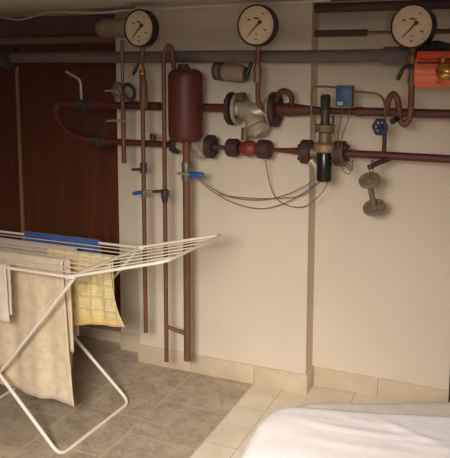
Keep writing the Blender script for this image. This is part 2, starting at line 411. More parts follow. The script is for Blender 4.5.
# pipe from tank to valve, with flange
def flange(parent, c, r, th, m, bolts=True, ax=XA, name='flange'):
    f = obj(name, lt(c, ax, disc_prof(th, r), 36), m, parent)
    if bolts:
        u, v, a_ = frame(ax)
        for k in range(4):
            an = math.pi/4+k*math.pi/2
            bb = B(); lathe(bb, c+(u*math.cos(an)+v*math.sin(an))*r*0.74, a_, [(-th/2-0.010, 0.009), (th/2+0.010, 0.009)], 6)
            obj('bolt', bb, M['steel_dark'], f)
    return f
t = thing('red_pipe', 'short dark red flanged pipe between the tank and the silver valve', 'pipe', UX(215))
obj('pipe', tb([UX(198), UX(231)], 0.0215, 18), M['red'], t)
flange(t, UX(231.5)+Vector((0, 0, -0.002)), 0.083, 0.022, M['red_dark'])
# silver valve with inclined bonnet
va, vb = UX(237), UX(271)
vc = (va+vb)/2 + Vector((0, 0, -0.008))
t = thing('globe_valve', 'silver painted slanted valve bolted between two upper line flanges', 'valve', vc)
obj('body', tb(smooth([va+Vector((0, 0, -0.002)), va*0.65+vc*0.35, vc+Vector((0, -0.01, -0.012)), vb*0.65+vc*0.35, vb], 5), [0.05, 0.046, 0.042, 0.041, 0.042, 0.044, 0.045, 0.046, 0.047, 0.047, 0.047, 0.046, 0.044, 0.042, 0.041, 0.04, 0.04, 0.04, 0.041, 0.042, 0.042], 24), M['silver'], t)
flange(t, va, 0.078, 0.016, M['silver'])
flange(t, vb+Vector((0.004, 0, 0)), 0.082, 0.014, M['silver'])
bdir = (P(262, 139, YU-0.06)-P(249, 112, YU-0.02)).normalized()
bo = P(250, 112.5, YU-0.012)
obj('bonnet', lt(bo, bdir, [(-0.05, 0.03), (0, 0.045), (0.06, 0.047), (0.065, 0.058), (0.084, 0.058), (0.086, 0.05)], 28), M['silver'], t)
obj('cover', lt(bo+bdir*0.091, bdir, [(-0.006, 0.045), (0, 0.05), (0.002, 0.058), (0.02, 0.058), (0.026, 0.042), (0.04, 0.032), (0.042, 0.02)], 28), M['silver'], t, 'bolted end cover')
nb = P(241, 97, YU-0.03)
obj('test_plug', lt(nb+Vector((0,0,-0.004))+Vector((-0.02, 0, 0)), Vector((1, -0.25, 0.1)), [(0, 0.02), (0.022, 0.02), (0.023, 0.025), (0.045, 0.025)], 8), M['olive'], t)
obj('side_plug', lt(P(245, 134, YU-0.06), ZA, [(-0.03, 0.02), (0.03, 0.018)], 12), M['olive'], t)
# right hand part of the upper line
t = thing('red_pipe', 'long dark red upper pipe running right from valve to frame edge, with tapered reducers', 'pipe', UX(360))
flange(t, UX(275), 0.086, 0.030, M['red_dark'])
pp = [UX(276), UX(284), UX(290), UX(305), UX(318), UX(330), UX(350)]
sm = pp+[Vector((P(352, 111, YU).x, YU, pp[-1].z)), UX(361), UX(364), UX(400), UX(450)]
e = UX(450); sm.append(Vector((XR, YU, e.z-0.01)))
obj('pipe', tb(sm, [0.03, 0.032, 0.034, 0.026, 0.018, 0.016, 0.016, 0.018, 0.0235, 0.0205, 0.0205, 0.0205, 0.0205], 20), M['red'], t)
obj('bypass_loop', tb(smooth(PP([(277, 100, -0.16), (278, 95, -0.17), (283, 90.8, -0.18), (289, 93, -0.18), (292, 99, -0.17), (291, 106, -0.14)]), 6), 0.0135, 12), M['red'], t)

# lower line
t = thing('flanged_strainer', 'silver strainer with slanted leg behind the brown pipe below the tank', 'strainer', LP(190))
flange(t, LP(176), 0.046, 0.028, M['red_dark'], True)
flange(t, LP(205), 0.05, 0.012, M['silver'], False)
flange(t, LP(211), 0.06, 0.034, M['red_dark'], True)
obj('body', tb([LP(176), LP(181), LP(186), LP(197), LP(203), LP(207)], [0.03, 0.032, 0.025, 0.025, 0.034, 0.036], 22), M['silver'], t)
l0 = P(200, 150, YL); ld = (P(209, 166, YL-0.02)-l0).normalized()
obj('strainer_leg', lt(LP(192)+Vector((0.02, -0.005, 0)), (P(203, 166, YL-0.02)-P(194, 152, YL)).normalized(), [(0, 0.022), (0.05, 0.020), (0.053, 0.026), (0.068, 0.026), (0.07, 0.016)], 20), M['silver'], t)
t = thing('reducer_pipe', 'short thin dark pipe between the strainer and the red union', 'pipe', LP(222))
obj('pipe', tb([LP(214), LP(218), LP(225), LP(230)], [0.018, 0.014, 0.009, 0.009], 14), M['red_dark'], t)
t = thing('pipe_union', 'bright red ball fitting between two dark hexagonal nuts under silver valve', 'fitting', LP(249))
def nut(parent, px, wpx, r, m):
    c = LP(px); sc_ = wpx/(F_PX)*(fw.dot(c-CAM))/0.95
    return obj('union_nut', lt(c, XA, [(-sc_/2, r*0.82), (-sc_/2+0.008, r), (sc_/2-0.008, r), (sc_/2, r*0.82)], 12), m, parent)
nut(t, 233, 12, 0.046, M['red_dark']); nut(t, 264.5, 13.5, 0.047, M['red_dark'])
bm = B(); c = LP(249); ball(bm, c, (0.056, 0.043, 0.041)); obj('body', bm, M['bright_red'], t)
t = thing('reducer_pipe', 'tapered dark pipe between the red union and the black capped regulator', 'pipe', LP(285))
obj('pipe', tb([LP(270), LP(274), LP(283), LP(292), LP(300), LP(303)], [0.012, 0.010, 0.0115, 0.015, 0.0185, 0.0185], 16), M['red'], t)

# pressure regulator
RY = -0.185
rc = P(324.5, 150, RY)
t = thing('pressure_regulator', 'tall regulator valve with black cup below and black stem cap above', 'valve', rc)
flange(t, LP(307.5)+Vector((0, -0.01, 0)), 0.058, 0.05, M['red_dark'])
flange(t, LP(341)+Vector((0, -0.01, 0)), 0.06, 0.05, M['red_dark'])
def zz(py): return P(324.5, py, RY).z
def vl(name, prof, m, seg=28, lab=None):
    return obj(name, lt(Vector((rc.x, RY, 0)), ZA, [(zz(y), r) for y, r in prof], seg), m, t, lab)
obj('body', tb([LP(312)+Vector((0, -0.012, 0)), LP(318)+Vector((0, -0.016, 0)), LP(325)+Vector((0, -0.018, 0)), LP(332)+Vector((0, -0.016, 0)), LP(338)+Vector((0, -0.012, 0))], [0.036, 0.028, 0.024, 0.028, 0.036], 22), M['tan'], t)
vl('cup', [(181.5, 0.029), (180.8, 0.034), (179, 0.036), (153, 0.036), (152, 0.034)], M['gloss_black'], 28, 'black plastic cup')
vl('collar', [(152.5, 0.036), (151, 0.050), (147.5, 0.053), (144.5, 0.053), (142, 0.036)], M['tan_pale'])
vl('neck', [(142, 0.031), (135, 0.031), (132.5, 0.028)], M['tan'])
vl('spring_flange', [(132.5, 0.026), (131, 0.042), (128, 0.043), (127, 0.047), (124.8, 0.047), (123.8, 0.03)], M['tan'])
vl('spring_housing', [(124, 0.024), (121, 0.021), (113, 0.021), (112.5, 0.024), (109.5, 0.024)], M['steel_dark'])
vl('stem_cap', [(110, 0.022), (97, 0.0235), (95, 0.02), (94.3, 0.012)], M['rubber'])
for s in (-1, 1):
    obj('bolt', lt(Vector((rc.x+s*0.04, RY-0.008, zz(133))), ZA, [(0, 0.006), (0.03, 0.006)], 8), M['steel_dark'], t)
obj('silver_web', tb(PP([(311, 160, RY), (317, 168, RY), (316, 178, RY)]), [0.02, 0.017, 0.006], 12), M['silver'], t)
# outlet of the lower line
t = thing('red_pipe', 'dark red lower pipe running right from the regulator under the blue handwheel', 'pipe', LP(400))
obj('pipe', tb([LP(344), LP(349), LP(400), Vector((XR, YL, LP(450).z-0.01))], 0.0185, 18), M['red'], t)
t_low = t

# ------------------------------------------------------------------ vertical drain pipes
def lever(parent, a, b, r, m, lab, name='lever'):
    return obj(name, tb([a, a*0.7+b*0.3, b*0.7+a*0.3, b], [r*0.75, r, r*1.1, r*0.8], 10), m, parent, lab)
YV = -0.25
x1 = P(144, 200, YV).x
t = thing('drain_pipe', 'thin brown drain pipe leftmost of three, with blue tap lever', 'pipe', (x1, YV, P(144.6, 332, YV).z))
def vz(px, py, Y=YV): return P(px, py, Y).z
obj('pipe', tb([Vector((x1, YV, vz(143.5, 108))), Vector((x1, YV, vz(144, 200))), Vector((x1, YV, vz(144.6, 332)))], 0.0115, 14), M['brown'], t)
obj('tee', lt(Vector((x1, YV, vz(143.5, 173))), ZA, [(0, 0.013), (0.004, 0.018), (0.05, 0.018), (0.056, 0.013)], 14), M['steel_dark'], t)
obj('side_stub', tb([Vector((x1, YV, vz(143.5, 169.5))), P(132, 169.5, YV)], 0.0075, 10), M['steel_dark'], t)
obj('valve_body', lt(Vector((x1, YV, vz(143.5, 197))), ZA, [(0, 0.012), (0.006, 0.015), (0.032, 0.015), (0.038, 0.012)], 14), M['steel'], t)
obj('stem', tb([P(142, 192.5, YV-0.022), P(152, 190.5, YV-0.022)], 0.005, 8), M['chrome'], t, 'bright steel stem')
lever(t, P(143, 192, YV-0.022), P(133, 193.8, YV-0.024), 0.010, M['blue'], 'blue plastic lever')
# second one, with the inverted U into the vessel
x2 = P(165, 200, YV).x
t = thing('drain_pipe', 'thin brown pipe in the middle, hooked over into the tank top', 'pipe', (x2, YV, vz(164.3, 361)))
pts = [Vector((x2, YV, vz(164.3, 361))), Vector((x2, YV, vz(165, 200))), Vector((x2, YV, P(166, 56, YV).z))] + PP([(166.5, 48, YV+0.0), (169, 45.5, YV+0.01), (171.5, 48, YV+0.02), (172.8, 58, YV+0.03), (174.5, 72, YV+0.04)])
obj('pipe', tb(pts[:2]+smooth(pts[2:], 5), 0.0115, 14), M['brown'], t)
obj('valve_body', lt(Vector((x2, YV, vz(165, 203))), ZA, [(0, 0.012), (0.014, 0.016), (0.04, 0.021), (0.066, 0.021), (0.072, 0.014)], 14), M['steel_dark'], t)
lever(t, P(165, 191, YV-0.01), P(152.5, 191.5, YV-0.012), 0.008, M['steel_dark'], 'grey lever')
obj('cross_bar', tb([Vector((x2, YV, vz(164.5, 326))), P(185.5, 333.5, -0.215)], 0.0095, 12), M['brown'], t)
# third one, below the vessel
Y3 = -0.212
x3 = P(187, 250, Y3).x
t = thing('drain_pipe', 'thicker brown pipe at right, dropping from tank bottom with blue-handled tap', 'pipe', (x3, Y3, P(186.5, 360, Y3).z))
obj('pipe', tb([Vector((x3, Y3, P(186.5, 360, Y3).z)), Vector((x3, Y3, P(187, 138.5, Y3).z))], 0.0195, 18), M['brown'], t)
obj('valve_body', lt(Vector((x3, Y3, P(187, 181, Y3).z)), ZA, [(0, 0.021), (0.012, 0.026), (0.05, 0.024), (0.09, 0.026), (0.1, 0.021)], 16), M['steel'], t)
obj('stem', tb([P(177.5, 173.4, Y3-0.03), P(191, 174.6, Y3-0.03)], 0.0075, 10), M['chrome'], t, 'bright steel stem')
hb = B(); tube(hb, PP([(190, 174.5, Y3-0.032), (192, 174.8, Y3-0.032), (198, 175, Y3-0.032), (202, 175, Y3-0.032), (204, 175.2, Y3-0.032)]), [0.012, 0.0155, 0.016, 0.014, 0.008], 14)
obj('handle', hb, M['blue'], t, 'blue plastic handle')

# ------------------------------------------------------------------ pressure gauges
def gauge(px, py, Y, yaw, rad, label, tilt=0.0):
    c = P(px, py, Y)
    n = Vector((-math.sin(yaw)*math.cos(tilt), -math.cos(yaw)*math.cos(tilt), -math.sin(tilt)))
    u = Vector((math.cos(yaw), -math.sin(yaw), 0)); v = n.cross(u)*1.0
    if v.z < 0: v = -v
    t = thing('pressure_gauge', label, 'gauge', c, 'round pressure gauges on the pipework')
    dp = 0.056
    obj('case', lt(c, -n, [(0.002, rad*0.97), (0.004, rad*1.055), (dp*0.8, rad*1.065), (dp, rad*0.95), (dp+0.004, rad*0.5)], 48), M['gauge_case'], t)
    rb = B(); torus(rb, c+n*0.0, n, rad*1.02, 0.0045, 56, 10); obj('rim', rb, M['gauge_case'], t)
    dl = obj('dial', lt(c-n*0.003, n, [(0, rad*0.985), (0.0035, rad*0.985)], 48), M['dial'], t)
    z0 = c+n*0.0012
    def mark(x, y, w, h, ang, m):
        e1 = (u*math.cos(ang)+v*math.sin(ang)); e2 = (v*math.cos(ang)-u*math.sin(ang)); o = z0+u*(x*rad)+v*(y*rad)
        vs = [mk.verts.new(o+e1*(sx*w*rad/2)+e2*(sy*h*rad/2)+n*dz) for dz in (0, 0.0008) for sx, sy in ((-1, -1), (1, -1), (1, 1), (-1, 1))]
        mk.faces.new(vs[4:8])
        for i in range(4): mk.faces.new((vs[i], vs[(i+1) % 4], vs[4+(i+1) % 4], vs[4+i]))
    mk = B()
    for k in range(31):
        an = R(225-k*9); big = k % 5 == 0
        mark(0.86*math.cos(an), 0.86*math.sin(an), 0.11 if big else 0.06, 0.022 if big else 0.014, an, None)
    obj('scale_marks', mk, M['ink_pale'], dl)
    for x, y, w, h, an in ((-0.38, 0.3, 0.16, 0.10, 0.1), (0.4, 0.58, 0.12, 0.09, 0.5), (0.5, -0.25, 0.17, 0.10, -0.3), (0.0, -0.45, 0.13, 0.07, 0), (0.0, -0.7, 0.16, 0.08, 0)):
        mk = B(); mark(x, y, w, h, an, None); obj('faded_figure', mk, M['ink_pale'], dl)
    mk = B(); mark(0.0, 0.36, 0.24, 0.07, -0.1, None); mark(0.12, 0.31, 0.12, 0.05, -0.7, None); obj('printed_mark', mk, M['ink'], dl)
    hub = z0+u*(0.23*rad)+v*(0.15*rad)+n*0.004; tip = z0+u*(-0.46*rad)+v*(-0.55*rad)+n*0.004
    nd = B(); tube(nd, [hub+(hub-tip)*0.06, hub, tip], [0.0038, 0.004, 0.0016], 8); lathe(nd, hub-n*0.004, n, [(0, 0.009), (0.009, 0.008)], 14)
    obj('needle', nd, M['ink'], t, 'dark pointer')
    st = c-n*(dp*0.5)
    obj('socket', lt(st+Vector((0, 0, -rad*1.0)), Vector((0, 0, -1)), [(-0.01, 0.014), (0.02, 0.014), (0.022, 0.011), (0.04, 0.011)], 8), M['tan'], t)
    return t, st+Vector((0, 0, -rad-0.04))
g1, s1 = gauge(138.8, 28.3, -0.24, R(8), 0.0885, 'round white pressure gauge over the leftmost brown drain pipe, smallest in view')
g2, s2 = gauge(256, 25.3, -0.22, R(3), 0.0915, 'round white pressure gauge in the middle, above the silver slanted valve')
g3, s3 = gauge(411.8, 26.3, -0.22, R(12), 0.0900, 'round white pressure gauge at right, beside the orange fitting')
# siphon with cock under the left gauge
t = thing('gauge_siphon', 'brass cock and brown pipe standing under the left gauge', 'pipe', Vector((x1, -0.235, vz(143, 105))))
obj('pipe', tb(smooth([s1+Vector((0, 0, 0.01)), P(142.5, 64, -0.235), P(143.5, 72, -0.24), P(143.8, 80, YV)], 4), 0.0085, 12), M['tan'], t)
obj('cock', lt(P(142.5, 75, -0.24), ZA, [(-0.028, 0.012), (-0.02, 0.017), (0.02, 0.017), (0.028, 0.012)], 8), M['brass'], t)
obj('sleeve', lt(Vector((x1+0.006, YV, vz(144.5, 108))), ZA, [(0, 0.018), (0.006, 0.021), (0.13, 0.021), (0.15, 0.014), (0.17, 0.011)], 16), M['brown'], t)
lever(t, P(139, 63, -0.25), P(133, 75, -0.26), 0.008, M['black'], 'black lever', 'lever')
# siphon of the middle gauge
t = thing('gauge_siphon', 'brass cock on dark pipe dropping from middle gauge to the silver valve', 'pipe', P(262, 104, -0.14))
obj('pipe', tb(smooth([s2+Vector((0, 0, 0.01)), P(257.5, 66, -0.195), P(258, 82, -0.19), P(258, 98, -0.18), P(260, 106, -0.17), P(266, 111, -0.15)], 5), 0.0125, 12), M['brown'], t)
obj('cock', lt(P(257.5, 73, -0.195), ZA, [(-0.05, 0.012), (-0.04, 0.020), (-0.01, 0.017), (0.02, 0.021), (0.045, 0.013)], 10), M['tan'], t)
lever(t, P(252, 62, -0.22), P(246, 77, -0.23), 0.010, M['black'], 'black lever')
# coiled siphon of the right gauge
t = thing('gauge_siphon', 'coiled brown pipe with brass cock under right gauge beside orange fitting', 'pipe', P(405, 115, -0.17))
obj('pipe', tb(smooth(PP([(412.5, 60, -0.195), (412, 72, -0.195), (411.5, 90, -0.195), (411, 106, -0.19), (409.5, 118, -0.19), (404.5, 124.5, -0.19), (400, 119, -0.185), (399, 108, -0.17), (397, 98, -0.165), (393, 94, -0.16), (389, 99, -0.155), (387, 108, -0.15), (387, 114, -0.13)]), 6), 0.0140, 12), M['brown'], t)
obj('cock', lt(P(412, 74, -0.195), ZA, [(-0.05, 0.014), (-0.045, 0.019), (-0.005, 0.018), (0.0, 0.015), (0.03, 0.015), (0.035, 0.022), (0.075, 0.022), (0.085, 0.012)], 10), M['tan'], t)
obj('lever', tb(rounded(PP([(413, 66, -0.22), (403.5, 67, -0.23), (397.5, 80, -0.235)]), 0.02, 4), 0.009, 10), M['black'], t, 'black bent lever')
obj('end_stub', tb(PP([(398, 118, -0.2), (392.5, 121.5, -0.24)]), [0.011, 0.014], 12), M['rubber'], t)

# ------------------------------------------------------------------ small valves at the left
t = thing('ball_valve', 'grey ball valve with bent steel lever on upper pipe by door', 'valve', UX(82))
c = UX(83)
obj('body', lt(c, XA, [(-0.05, 0.024), (-0.045, 0.03), (-0.02, 0.03), (-0.015, 0.037), (0.025, 0.037), (0.03, 0.03), (0.055, 0.03), (0.06, 0.024)], 16), M['steel_dark'], t)
obj('lever', tb(rounded(PP([(81.5, 99, -0.15), (80.5, 80, -0.17), (66, 71.5, -0.18)]), 0.025, 5), 0.0075, 10), M['chrome'], t, 'bent bright steel lever')
t = thing('ball_valve', 'small grey valve with thin pale lever on the lower pipe by door', 'valve', LP(97))
c = LP(97)
obj('body', lt(c, XA, [(-0.045, 0.019), (-0.04, 0.026), (-0.016, 0.026), (-0.012, 0.031), (0.02, 0.031), (0.024, 0.026), (0.045, 0.026), (0.05, 0.019)], 16), M['steel_dark'], t)
obj('stem', tb([c, P(103, 128, -0.18), P(108, 121, -0.2)], 0.006, 8), M['steel_dark'], t)
obj('lever', tb(PP([(106.5, 121, -0.2), (117, 120.5, -0.225), (127.5, 121.5, -0.235)]), 0.0055, 8), M['chrome'], t, 'thin pale lever')
YS = -0.195
t = thing('vent_pipe', 'short brown capped pipe with grey upper tube hanging right of the door', 'pipe', P(123.5, 163, YS))
xs_ = P(123.3, 120, YS).x
obj('pipe', tb([Vector((xs_, YS, P(123, 92, YS).z)), Vector((xs_, YS, P(123.5, 163, YS).z))], 0.013, 14), M['brown'], t)
obj('upper_tube', tb([Vector((xs_, YS, P(122.5, 40, YS).z)), Vector((xs_, YS, P(123, 94, YS).z))], 0.0085, 12), M['steel'], t, 'grey thin tube')
bv = P(118, 90, -0.2)
v = thing('brass_valve', 'round brass valve with thin wire lever beside the vent pipe', 'valve', bv)
obj('body', lt(bv, Vector((-0.35, -1, 0)), [(-0.02, 0.03), (-0.014, 0.042), (0.012, 0.042), (0.02, 0.034), (0.022, 0.018), (0.03, 0.016)], 24), M['tan'], v)
obj('outlet', lt(bv, ZA, [(-0.062, 0.02), (-0.03, 0.022), (0.0, 0.022)], 12), M['tan'], v)
obj('lever', tb(PP([(119, 93, -0.23), (112, 90.5, -0.235), (105, 91, -0.235)]), 0.004, 8), M['chrome'], v)
bm = B(); torus(bm, P(129, 92, -0.19), Vector((1, -0.2, 0.3)), 0.042, 0.010, 28, 8)
tag(obj('clamp_ring', bm, M['insul_dark']), 'dark grey ring clamp standing between brass valve and brown pipe', 'clamp')
nv = P(153, 137, -0.17)
t = thing('needle_valve', 'tiny brown tap with thin wire key on the lower pipe beside tank', 'valve', nv)
obj('body', lt(nv, ZA, [(-0.02, 0.014), (0.0, 0.017), (0.012, 0.017), (0.022, 0.009)], 12), M['red_dark'], t)
obj('key', tb(PP([(148, 130, -0.185), (153, 133.5, -0.185), (160, 137, -0.19), (166.5, 142.5, -0.225)]), 0.0035, 8), M['chrome'], t, 'thin bright wire key')

# pale flow meter under the grey pipe
YM = -0.09
t = thing('sight_glass', 'pale cylinder with dark end rings hanging under the grey pipe', 'fitting', P(228, 73, YM))
def MP(px): return P(px, 70.5+(px-212)*0.1, YM)
obj('ring', lt(MP(216), XA, disc_prof(0.014, 0.046), 28), M['brown_dark'], t)
obj('ring', lt(MP(222), XA, disc_prof(0.020, 0.048), 28), M['brown_dark'], t)
obj('body', tb([MP(216), MP(221), MP(226), MP(232), MP(241), MP(245)], [0.034, 0.036, 0.044, 0.046, 0.045, 0.038], 22), M['drab'], t)
obj('end_ring', lt(MP(246), XA, disc_prof(0.012, 0.036), 24), M['brown_dark'], t)

# ------------------------------------------------------------------ blue box, cables
bc = P(345, 96, -0.165)
t = thing('sensor_box', 'small blue sensor box mounted on the upper pipe right of regulator', 'box', bc)
obj('housing', bx(bc, (0.078, 0.045, 0.098), Matrix.Rotation(R(3), 3, 'Z'), 0.006), M['blue_box'], t)
obj('cover_plate', bx(bc+Vector((0.006, -0.024, 0.012)), (0.05, 0.006, 0.05), Matrix.Rotation(R(3), 3, 'Z'), 0.002), M['blue_plate'], t)
obj('sticker', bx(P(340, 103.5, -0.19), (0.026, 0.003, 0.016), None, 0.0008), M['label_pale'], t, 'pale sticker')
def cable(pts, r, label, cat='cable', m='wire', name='cable'):
    return tag(obj(name, tb(smooth(PP(pts), 7), r, 8), M[m]), label, cat)
cable([(339, 88, -0.165), (326, 86.6, -0.17), (315, 87.3, -0.18), (311.8, 91, -0.19), (311.5, 105, -0.2), (312, 116, -0.2), (316, 126, -0.195), (320, 133, -0.19)], 0.0052, 'brown capillary tube looping from the blue box round the regulator stem', 'tube', name='capillary_tube')
cable([(353, 91.5, -0.165), (366, 92.5, -0.16), (377, 94, -0.15), (383, 99, -0.15), (385, 108, -0.16), (385.3, 122, -0.165)], 0.005, 'brown cable arching from the blue box right towards the coiled siphon')
cable([(343, 107, -0.17), (341, 120, -0.185), (338.5, 134, -0.2), (339, 150, -0.225), (346, 166, -0.22), (352, 170, -0.2), (353, 160, -0.19)], 0.0024, 'thin wire hanging nearer the regulator below the blue box', name='wire')
cable([(351, 107, -0.17), (348, 120, -0.185), (342, 138, -0.205), (341, 156, -0.23), (343, 170, -0.225), (349, 174, -0.21), (351, 168, -0.2), (346, 163, -0.225), (341, 167, -0.225)], 0.0024, 'thin wire looping in a coil by the right regulator flange', name='wire')
cable([(333, 115, -0.165), (333.2, 122, -0.17), (331.5, 130, -0.18)], 0.005, 'short dark tube linking regulator housing to upper pipe', 'tube', 'steel_dark', 'capillary_tube')
cable([(196, 176, -0.235), (206, 184, -0.21), (220, 193, -0.16), (235, 198, -0.1), (255, 200, -0.06), (275, 198, -0.06), (295, 191, -0.08), (310, 183, -0.1), (317, 174, -0.12)], 0.0024, 'thin cable swagging from blue tap to regulator, uppermost of the swags', name='wire')
cable([(196, 177, -0.23), (208, 188, -0.2), (225, 199, -0.14), (245, 206.5, -0.07), (265, 208.5, -0.05), (285, 203, -0.06), (303, 193, -0.08), (316, 184, -0.1), (319, 178, -0.13)], 0.0024, 'thin cable swagging lowest from blue tap across the wall to regulator', name='wire')
cable([(265.5, 160, -0.17), (267, 170, -0.12), (270, 184, -0.07), (274, 195, -0.045), (282, 203, -0.045), (294, 207, -0.045), (306, 206, -0.06), (318, 197, -0.09), (326, 187, -0.13), (328, 180, -0.15)], 0.0024, 'thin wire dropping from the red union then curving up to regulator', name='wire')
cable([(216, 194, -0.17), (236, 197, -0.1), (262, 198.5, -0.055), (285, 198, -0.055), (302, 195, -0.07), (318, 184, -0.12), (321, 180, -0.14)], 0.0022, 'thin straight wire crossing between the two cable swags', name='wire')

# ------------------------------------------------------------------ blue handwheel valve
hw = P(380, 127, -0.21)
t = thing('handwheel_valve', 'blue spoked handwheel on a short upright pipe above lower line', 'valve', P(384, 156, YL))
xh = P(384.3, 145, YL).x
obj('pipe', tb([Vector((xh, YL, LP(384).z)), Vector((xh, YL, P(384, 126, YL).z))], 0.010, 12), M['red_dark'], t)
obj('body', lt(P(383.5, 128, YL), Vector((-0.1, -1, 0)), [(-0.015, 0.014), (0.0, 0.022), (0.03, 0.018), (0.034, 0.008), (0.06, 0.008)], 16), M['steel_dark'], t)
wn = Vector((-0.35, -1, 0)).normalized(); u, v, a_ = frame(wn)
wb = B(); 
rim = []
for k in range(40):
    an = 2*math.pi*k/40; rr2 = 0.0315*(1+0.06*math.cos(6*an)); rim.append(hw+(u*math.cos(an)+v*math.sin(an))*rr2)
tube(wb, rim, 0.0075, 10, True)
for k in range(6):
    an = 2*math.pi*(k+0.5)/6; tube(wb, [hw, hw+(u*math.cos(an)+v*math.sin(an))*0.03], 0.0048, 8)
lathe(wb, hw-wn*0.01, wn, [(0, 0.012), (0.02, 0.012), (0.024, 0.008)], 14)
obj('handwheel', wb, M['blue_iron'], t, 'blue painted six-spoke wheel')
# branch with hanging spindle
t = thing('branch_pipe', 'short dark stub slanting down from lower pipe, wire hung on it', 'pipe', P(371, 167, -0.2))
obj('pipe', tb(PP([(390, 158.5, YL-0.005), (378, 163, -0.19), (370.5, 167, -0.215)]), [0.012, 0.0125, 0.011], 12), M['red_dark'], t)
obj('end_cap', lt(P(370.5, 166.8, -0.217), Vector((-1, -0.5, -0.3)), [(0, 0.012), (0.012, 0.012)], 10), M['steel_dark'], t)
AX = P(373.5, 207, -0.14)-P(369.5, 180, -0.235)
c1_, c2_ = P(369.5, 180, -0.22), P(374, 207.3, -0.13)
t = thing('spindle', 'pair of round grey valve wheels on a rod hanging by wire', 'spare part', c2_)
axd = (c1_-c2_); axd = Vector((axd.x, -axd.length*0.62, axd.z)).normalized()
axd = Vector((-0.11, -0.58, 0.80)).normalized()
def spare_wheel(c, r):
    bm = B(); lathe(bm, c, axd, [(-0.008, r*0.9), (-0.006, r), (0.004, r), (0.008, r*0.92), (0.006, r*0.62), (0.006, r*0.36), (0.011, r*0.32), (0.011, r*0.16), (0.005, r*0.14)], 32)
    return obj('wheel', bm, M['stone'], t)
spare_wheel(c1_, 0.049); spare_wheel(c2_, 0.052)
obj('rod', tb([c2_, c2_*0.5+c1_*0.5, c1_], [0.013, 0.014, 0.012], 12), M['stone'], t)
obj('hanging_wire', tb(smooth(PP([(369.5, 181, -0.22), (369.8, 172, -0.23), (371, 162, -0.225), (373, 160.5, -0.205), (373.3, 168, -0.19), (372, 178, -0.215)]), 5), 0.003, 8), M['wire'], t)

# ------------------------------------------------------------------ orange fitting at the right edge
OY = -0.22
oc = P(433, 71, OY)
t = thing('orange_coupling', 'shiny orange pipe body with brass knob at the right edge', 'fitting', oc)
xo0, xo1 = P(416, 71, OY).x, P(470, 71, OY).x
obj('body', lt(Vector((xo0, OY, oc.z-0.006)), XA, [(0, 0.064), (0.005, 0.069), (0.12, 0.069), (0.124, 0.062), (xo1-xo0, 0.062)], 40), M['orange'], t)
zc = P(430, 59, OY-0.06).z
obj('clamp_band', bx(Vector(((xo0+xo1)/2, OY-0.035, P(430, 57, OY-0.05).z)), (xo1-xo0-0.02, 0.075, 0.030), Matrix.Rotation(R(-18), 3, 'X'), 0.006), M['orange_dark'], t)
obj('joint_line', tb([P(417, 62.6, OY-0.073), P(448, 63, OY-0.073), P(462, 63.3, OY-0.073)], 0.0035, 8), M['rubber'], t)
kc = P(446.5, 71.5, OY-0.10)
kb = B(); ball(kb, kc, (0.046, 0.036, 0.037), Matrix.Rotation(R(8), 3, 'Y')); obj('knob', kb, M['brass'], t, 'polished brass knob')
obj('knob_neck', lt(kc+Vector((0.01, 0.05, 0.0)), Vector((0, -1, 0)), [(0, 0.02), (0.04, 0.018)], 16), M['brass'], t)
obj('bleed_screw', lt(P(443, 64, OY-0.095), ZA, [(0, 0.012), (0.016, 0.015), (0.02, 0.017), (0.028, 0.017), (0.031, 0.008)], 14), M['brass'], t)
obj('drain_screw', lt(P(438.5, 84, OY-0.07), Vector((0, -1, -0.2)), [(0, 0.010), (0.012, 0.012), (0.018, 0.008)], 12), M['orange'], t)
t = thing('black_hose', 'black lagged hose arching over the orange fitting behind right gauge', 'hose', P(430, 50, -0.17))
obj('hose', tb(smooth([Vector((c1.x-0.015, GY, zpipe))]+PP([(418, 52, -0.15), (427, 47.5, -0.17), (437, 46, -0.17), (450, 49, -0.17), (470, 52, -0.17)]), 6), [0.026]*6+[0.024]*25, 16), M['rubber'], t)
# standpipe at the right edge
px_ = P(451.6, 390, 0.04).x
tag(obj('standpipe', tb([Vector((px_, 0.04, 0.0)), Vector((px_, 0.04, ZC))], 0.013, 14), M['red_dark']), 'brown upright pipe at the far right edge against the recess wall', 'pipe')

# ------------------------------------------------------------------ clothes rack
YN, YFR, XRR, ZT, XLL = -0.992, -0.478, -1.700, 0.822, -2.66
rk = thing('drying_rack', 'white folding clothes airer with raised wing standing on the tiles', 'clothes rack', (-2.15, -0.735, 0))
cf = [Vector((XLL, YN, ZT)), Vector((XRR-0.012, YN, ZT)), Vector((XRR+0.02, YFR, ZT+0.004)), Vector((XLL, YFR, ZT))]
obj('centre_frame', tb(rounded(cf, 0.012, 3, True), 0.0068, 10, True), M['rack'], rk)
NS = 8
def lines(name, a0, a1, b0, b1, n):
    bm = B()
    for k in range(1, n+1):
        f = k/(n+1); tube(bm, [a0.lerp(a1, f), b0.lerp(b1, f)], 0.0026, 6)
    return obj(name, bm, M['rack_string'], rk)
lines('drying_lines', cf[0], cf[3], cf[1], cf[2], NS)
wr = [cf[1]+Vector((0.008, 0, 0.004)), P(166, 261.5, YN), P(223, 234.6, YFR), cf[2]+Vector((0.008, 0, 0.004))]
obj('wing_frame', tb(rounded([wr[0]]+wr[1:3]+[wr[3]], 0.05, 5), 0.0068, 10), M['rack'], rk)
lines('wing_lines', wr[0], wr[3], wr[1], wr[2], 5)
wl = [cf[0]+Vector((-0.008, 0, 0.004)), cf[0]+Vector((-0.45, 0, 0.12)), cf[3]+Vector((-0.45, 0, 0.12)), cf[3]+Vector((-0.008, 0, 0.004))]
obj('wing_frame', tb(rounded(wl, 0.05, 5), 0.0068, 10), M['rack'], rk)
lines('wing_lines', wl[0], wl[3], wl[1], wl[2], 5)
